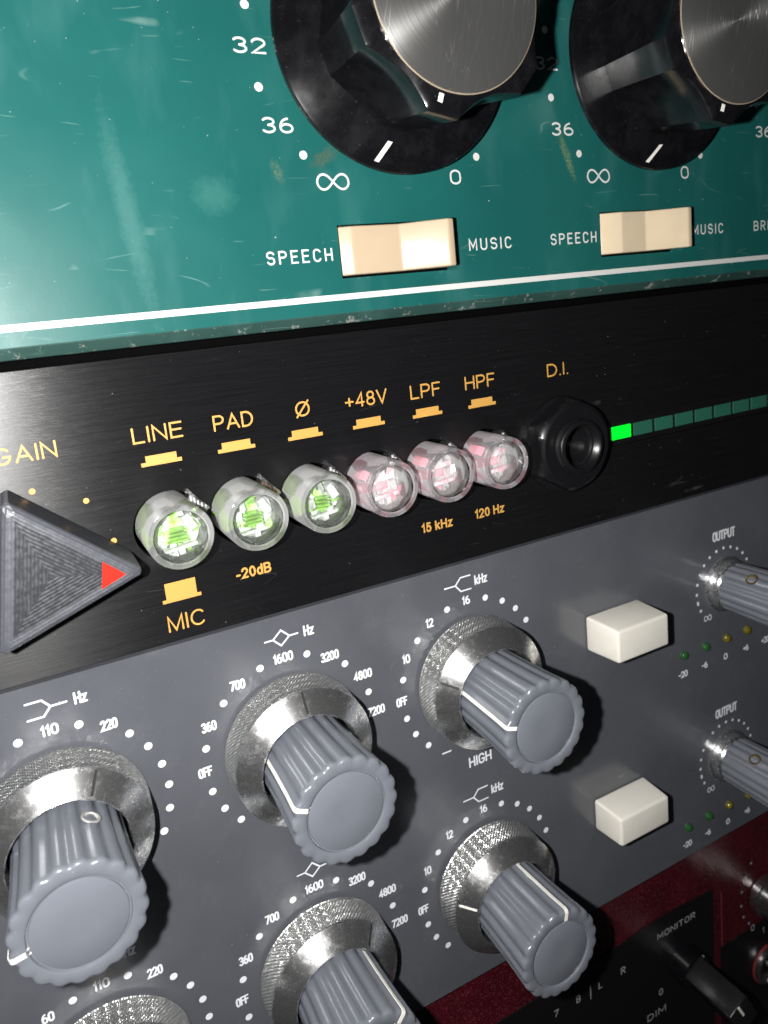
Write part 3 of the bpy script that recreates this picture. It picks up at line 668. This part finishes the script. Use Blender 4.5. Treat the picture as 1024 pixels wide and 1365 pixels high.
# ================================================================== grey unit
yu = thing('equaliser_unit', 'dark grey two-space equaliser with ribbed blue-grey knobs on knurled metal rings and cream buttons', 'equaliser', (150, -6, -88))
obj('front_panel', *plate(rect(-40, 300, -132.45, -44.35), [], -3.2, 0), M['grey'], yu)
obj('chassis', *cube(-38, 298, -30, -10, -131, -46), M['dark'], yu)
LX, MX, HX, OX, Z1, DZ = 67.75, 103.96, 140.2, 209.93, -66.91, 43.99
cw = M['cold_white']
def dial(cx, cz, r, angs, rd=.62):
    for a in angs: dot(cx+r*cos(radians(a)), cz+r*sin(radians(a)), rd, cw, yu)
sw = .33
for row in (0, 1):
    z = Z1-DZ*row; dz = -DZ*row
    T = lambda t, a, b, zz, cap=1.75, w=sw, gap=.26: letters(t, a, b, zz+dz, cap, w, cw, yu, gap=gap)
    dial(LX, z, 15.2, (135, 105.3, 74, 44.6, 30.2, 15.2, .7, -14.4, -29, 165))
    T('60', 59.1, 60.95, -54.05); T('110', 66.8, 69.25, -52.6); T('220', 74.7, 77.2, -54.6)
    T('Hz', 71.9, 73.75, -49.1, 1.95)
    strokes('filter_symbol', [[(65.55, -46.95+dz), (67.7, -46.95+dz), (68.75, -48.2+dz), (70.9, -48.2+dz)], [(65.5, -49.48+dz), (67.65, -49.48+dz), (68.75, -48.2+dz)]], .30, cw, yu)
    dial(MX, z, 15.08, (165, 135.5, 105.7, 74, 44.6, 15.2, -165.5, -150.2, -135.5))
    T('OFF', 87.55, 89.85, -67.8); T('360', 89.1, 91.6, -60.3); T('700', 94.55, 97.1, -54.85); T('1600', 102.25, 105.7, -52.6)
    T('3200', 110.4, 113.8, -54.9); T('4800', 116.0, 119.55, -60.25); T('7200', 117.9, 121.3, -67.8)
    T('Hz', 108.0, 109.85, -49.25, 1.95)
    strokes('filter_symbol', [[(101.25, -48.28+dz), (102.65, -48.28+dz), (104.15, -46.95+dz), (105.5, -48.28+dz), (103.95, -49.6+dz), (102.65, -48.28+dz)], [(105.5, -48.28+dz), (106.95, -48.28+dz)]], .28, cw, yu)
    dial(HX, z, 15.2, (73.9, 58.3, 44.1, 29.5) + ((14.8,) if row else ()) + (106.4, 136.5, 165.2, -165.4, -150.5, -135.4))
    T('OFF', 123.65, 125.95, -67.95); T('10', 125.75, 127.35, -60.1); T('12', 131.2, 132.8, -54.7); T('16', 139.3, 141.0, -52.5)
    T('kHz', 142.3, 145.15, -49.25, 1.95)
    strokes('filter_symbol', [[(135.8, -48.3+dz), (138.1, -48.3+dz), (139.3, -47.0+dz), (141.4, -47.0+dz)], [(138.1, -48.3+dz), (139.2, -49.65+dz), (141.4, -49.65+dz)]], .28, cw, yu)
    if row == 0:
        strokes('dial_tick', [[(132.2, -80.5), (134.0, -80.5)]], .3, cw, yu)
        T('HIGH', 137.75, 143.0, -85.75, 2.2, .36)
    zo = z-.1+(.2 if row else 0)
    dial(OX-.4, zo, 8.85, [13.5+15.3*q for q in range(0 if row else 1, 13)]+[-165.5, -150], .36)
    letters('~', 202.75, 205.3, -74.45+dz, 1.5, .22, cw, yu)
    letters('OUTPUT', 206.0, 213.4, -56.1+dz, 2.35, .44, cw, yu, gap=.24)
    for q, t in enumerate(('-20', '-6', '0', '+6', '+20')):
        lx = 196.05+7.0*q; w_ = {1: 1.3, 2: 1.9, 3: 2.9}[len(t)]
        letters(t, lx-w_/2-.3, lx+w_/2-.3, -85.8+dz, 1.6, .34, cw, yu, gap=.22)
        if q < 4:
            obj('indicator_lens', *lathe([(1.05, -.3), (1.05, .05), (.98, .45), (.78, .8), (.45, 1.02), (.15, 1.1)], 24), M['ledg'] if q < 2 else M['ledy'], yu, (lx, 0, -80.45+dz-(.1 if row else 0)), smooth=True,
                label=('dark green indicator lens' if q < 2 else 'dark amber indicator lens'))
# ribbed knobs on knurled rings
def flute(n, d):
    def f(a, r, h, n=n, d=d):
        if r < 7 and d > .3: return r
        return r-d*(.5-.5*cos(n*a))**1.4
    return f
NF, FD = 20, .34
def knurled():
    n, rows = 720, 32; nk = 112; V, F = [], []
    for j in range(rows+1):
        h = .75+(5.9-.75)*j/rows
        for k in range(n):
            a = 2*pi*k/n; u = a*nk/(2*pi); v = (h-.75)/.72
            d = max(abs(((u+v) % 1)-.5), abs(((u-v) % 1)-.5))*2       # grooves cross as diamonds
            e = 1 if 0 < j < rows else .2
            r = 12.12-.03*j/rows*10-.22*max(0, (d-.35)/.65)*e
            V.append((r*cos(a), h, r*sin(a)))
    for j in range(rows):
        for k in range(n):
            a, b = j*n+k, j*n+(k+1) % n; F.append((a, b, b+n, a+n))
    return V, F
MESH = {}
def ribbed_knob(x, z, ang, ring_ang, label, hf=22.2, screw=None, white_tick=False):
    prof = [(7.55, 5.0), (7.6, 7.0), (7.75, 12), (8.05, 18), (8.3, hf-.9), (8.28, hf-.45), (8.1, hf-.14), (7.75, hf), (6.35, hf+.02), (6.2, hf-.06), (6.08, hf-.45), (5.92, hf-.45), (5.84, hf-.22), (5.65, hf-.12), (2, hf-.12)]
    key = ('k', hf)
    if key not in MESH: MESH[key] = obj('ribbed_knob', *lathe(prof, 400, flute(NF, FD)), M['knob'], yu, (x, 0, z), ang, smooth=40)
    b = MESH[key]
    if b.get('used'): b = obj('ribbed_knob', None, None, None, yu, (x, 0, z), ang, me=b.data)
    b['used'] = 1; b['label'] = label
    def part(nm, key, geo, m_, rot, parent=b, **kw):
        if key not in MESH: o = obj(nm, *geo(), m_, parent, (x, 0, z), rot, **kw); MESH[key] = o.data; return o
        return obj(nm, None, None, None, parent, (x, 0, z), rot, me=MESH[key])
    # pointer line: along one rib and over the front edge
    def line():
        pts = [(7.62, 8.0), (7.78, 12), (8.07, 18), (8.34, hf-.85), (8.30, hf-.40), (8.1, hf-.08), (7.75, hf+.05), (6.35, hf+.06)]
        V = [(r+.04, h+.02, s*.33) for r, h in pts for s in (-1, 1)]+[(r-.7, h-.5, s*.36) for r, h in pts for s in (-1, 1)]
        n = len(pts); F = []
        for i in range(n-1):
            F += [(2*i, 2*i+1, 2*i+3, 2*i+2), (2*i, 2*i+2, 2*i+2+2*n, 2*i+2*n), (2*i+1, 2*i+3, 2*i+3+2*n, 2*i+1+2*n)]
        return V, F
    part('pointer_line', ('l', hf), line, M['line'], ang)
    ring = part('knurled_ring', 'ring', knurled, M['knurl'], ring_ang, smooth=25)
    part('ring_foot', 'foot', lambda: lathe([(11.2, 0), (11.3, .75), (12.05, .78)], 96, closed_end=False), M['chrome'], ring_ang, parent=ring, smooth=30)
    part('bevelled_collar', 'collar', lambda: lathe([(11.78, 5.91), (11.75, 6.1), (11.6, 6.25), (8.7, 8.55), (8.45, 8.7), (8.25, 8.65), (8.15, 8.0), (8.1, 5)], 160, closed_end=False), M['chrome'], ring_ang, parent=ring, smooth=25)
    def tick():
        V = [(11.5, 6.36, -.22), (11.5, 6.36, .22), (8.8, 8.50, .22), (8.8, 8.50, -.22)]
        return V+[(a-.1, b-.25, c) for a, b, c in V], [(0, 1, 2, 3), (4, 5, 6, 7), (0, 1, 5, 4), (1, 2, 6, 5), (2, 3, 7, 6), (3, 0, 4, 7)]
    part('index_mark', 'tickw' if white_tick else 'tick', tick, M['line'] if white_tick else M['mark'], ring_ang, parent=ring)
    if screw is not None:
        set_screw(b, x, z, 7.75, 12.0, screw)
    return b
def set_screw(parent, x, z, r, h, ang, m_=None, s=1.):
    """a screw sunk in the side of a knob, its axis pointing outwards"""
    V, F = lathe([(1.35*s, .05), (1.3*s, .22), (1.05*s, .25), (.95*s, .05), (.9*s, -.25), (.45*s, -.25), (.4*s, -.7)], 24)
    V = [(r-.1+b, h+a, c) for a, b, c in V]
    obj('set_screw', V, F, m_ or M['worn'], parent, (x, 0, z), ang, smooth=30)
    V, F = lathe([(.55*s, -.28), (.5*s, -.14)], 6)
    obj('screw_socket', [(r-.1+b, h+a, c) for a, b, c in V], F, M['mark'], parent, (x, 0, z), ang)
ribbed_knob(LX, Z1, -171, 63, 'nearest ribbed grey knob, with a set screw in its side, below the 110 and 220 markings', screw=64)
ribbed_knob(MX, Z1, 156, 88, 'ribbed grey knob in the ring of markings from 360 to 4800, upper row')
ribbed_knob(HX, Z1, 161, 156, 'ribbed grey knob in the upper ring marked 10, 12 and 16')
ribbed_knob(LX, Z1-DZ, 60, 100, 'ribbed grey knob of the lower row, below the 60, 110 and 220 markings')
ribbed_knob(MX, Z1-DZ, 50, 49, 'ribbed grey knob in the ring of markings from 360 to 7200, lower row')
ribbed_knob(HX, Z1-DZ, 78, 163, 'ribbed grey knob beside the maroon edge, in the lower ring marked 10, 12 and 16', white_tick=True)
# slim output knobs
for row, (ang) in enumerate((125, 118)):
    z = Z1-DZ*row
    prof = [(5.2, 2.6), (5.55, 2.8), (5.65, 3.2), (5.8, 10), (6.0, 19), (5.9, 20.3), (5.4, 20.6), (2, 20.6)]
    o = obj('slim_knob', *lathe(prof, 288, flute(18, .28)), M['knob'], yu, (OX, 0, z), ang, smooth=40, label=('slim ribbed knob under the upper OUTPUT marking', 'slim ribbed knob under the lower OUTPUT marking')[row])
    obj('metal_collar', *lathe([(6.5, 0), (6.5, .5), (6.0, .7), (5.6, .8), (5.6, 1.3), (5.9, 1.4), (5.9, 2.0), (5.4, 2.1), (5.1, 2.6)], 64), M['chrome'], o, (OX, 0, z), 0, smooth=30)
    set_screw(o, OX, z, 5.75, 9.6, ang, M['brass'], 1.0)
# cream push buttons
def cream(x0, x1, z0, z1, h, label, tp=.35):
    cx, cz = (x0+x1)/2, (z0+z1)/2; a, b = (x1-x0)/2, (z1-z0)/2
    V = [(-a, .0, -b), (a, .0, -b), (a, .0, b), (-a, .0, b), (-a+tp, h, -b+tp), (a-tp, h, -b+tp), (a-tp, h, b-tp), (-a+tp, h, b-tp)]
    o = obj('cream_button', V, [(0, 1, 2, 3), (4, 5, 6, 7), (0, 1, 5, 4), (1, 2, 6, 5), (2, 3, 7, 6), (3, 0, 4, 7)], M['cream'], yu, (cx, 0, cz), label=label)
    rounded(o, .65, 4)
cream(168.2, 182.7, -70.6, -63.0, 9.0, 'upper cream rectangular push button')
cream(168.0, 182.5, -112.6, -105.4, 7.8, 'lower cream rectangular push button')

# ================================================================== maroon unit
mu = thing('monitor_unit', 'maroon edged black audio unit under the grey one, with white lettering', 'audio unit', (180, -8, -155))
obj('maroon_panel', *plate(rect(-40, 300, -230, -132.9), [], -5.5, -2.2), M['maroon'], mu)
obj('chassis', *cube(-38, 298, -30, -8, -229, -134), M['dark'], mu)
obj('black_inset', *prism([(100, -225), (206.3, -225), (206.3, -148.2), (190, -147.0), (165, -148.4), (100, -149.5)], -2.15, -1.9), M['blackpanel'], mu)
obj('black_inset', *prism([(208.9, -225), (290, -225), (290, -167), (208.9, -167)], -2.15, -1.95), M['blackpanel'], mu)
hh = -1.87
pw = mat('dim_white_print', (.30, .31, .33), .5)
def LT(t, a, b, z, cap, w, gap=.26): letters(t, a, b, z, cap, w, pw, mu, h=hh, gap=gap)
LT('MONITOR', 187.0, 199.8, -152.9, 1.75, .30, .30)
LT('7', 155.2, 156.5, -156.3, 1.8, .3); LT('B', 161.6, 162.8, -156.2, 1.9, .3); LT('L', 168.2, 169.3, -156.2, 1.8, .3); LT('R', 175.1, 176.5, -156.1, 1.9, .3)
strokes('lettering', [[(165.8, -157.3), (165.8, -153.8)]], .28, pw, mu, h=hh)
strokes('red_line', [[(209.6, -150.8), (209.6, -172.5)]], .55, M['redline'], mu, h=-2.15)
LT('0', 186.9, 188.2, -168.9, 1.9, .3); LT('DIM', 182.8, 189.0, -174.2, 1.9, .3)
LT('0', 220.2, 221.6, -168.0, 1.9, .3); LT('1', 224.8, 225.6, -171, 1.9, .3)
for (a, b) in ((218.4, -150.4), (216.9, -154.2), (216.6, -158.3), (217.5, -162.0), (219.5, -165.0), (220.5, -147.3)):
    obj('printed_dot', [(q[0], hh, q[1]) for q in circle(0, 0, .38, 14)], [tuple(range(14))], pw, mu, (a, 0, b))
# black pointer knob below MONITOR
mk = obj('pointer_knob', *lathe([(4.6, -1.9), (4.6, 2.2), (4.3, 2.6), (3.2, 2.8)], 48), M['bakelite'], mu, (195.5, 0, -163.5), smooth=30, label='black pointer knob under the MONITOR marking')
g_ = obj('grip', *cube(-3.2, 3.2, 2.6, 15.5, -4.3, 4.3), M['smoke'], mk, (195.5, 0, -163.5), 30); rounded(g_, .5, 2)
obj('pointer_line', *cube(-.3, .3, 15.4, 15.56, .5, 4.0), M['line'], mk, (195.5, 0, -163.5), 30)
sk = obj('silver_knob', *lathe([(5.6, -1.9), (5.6, 0), (5.2, .3), (5.0, 1.2), (5.0, 13), (4.6, 13.4)], 64, flute(30, .12)), M['steel'], mu, (225.3, 0, -158.5), smooth=30, label='bright metal knob at the dotted dial of the maroon unit')
rs = obj('metal_socket', *lathe([(5.2, -1.9), (5.2, -.6), (4.8, -.3), (4.3, -.3), (4.1, -1.0), (3.4, -1.2), (3.2, -4)], 64), M['steel'], mu, (226.4, 0, -181), smooth=30, label='small round metal socket')
obj('red_ring', *lathe([(5.6, -1.9), (5.6, -1.5), (5.2, -1.45)], 64, closed_end=False), M['redline'], rs, (226.4, 0, -181))
for o in list(COL.objects):
    if 'used' in o.keys(): del o['used']
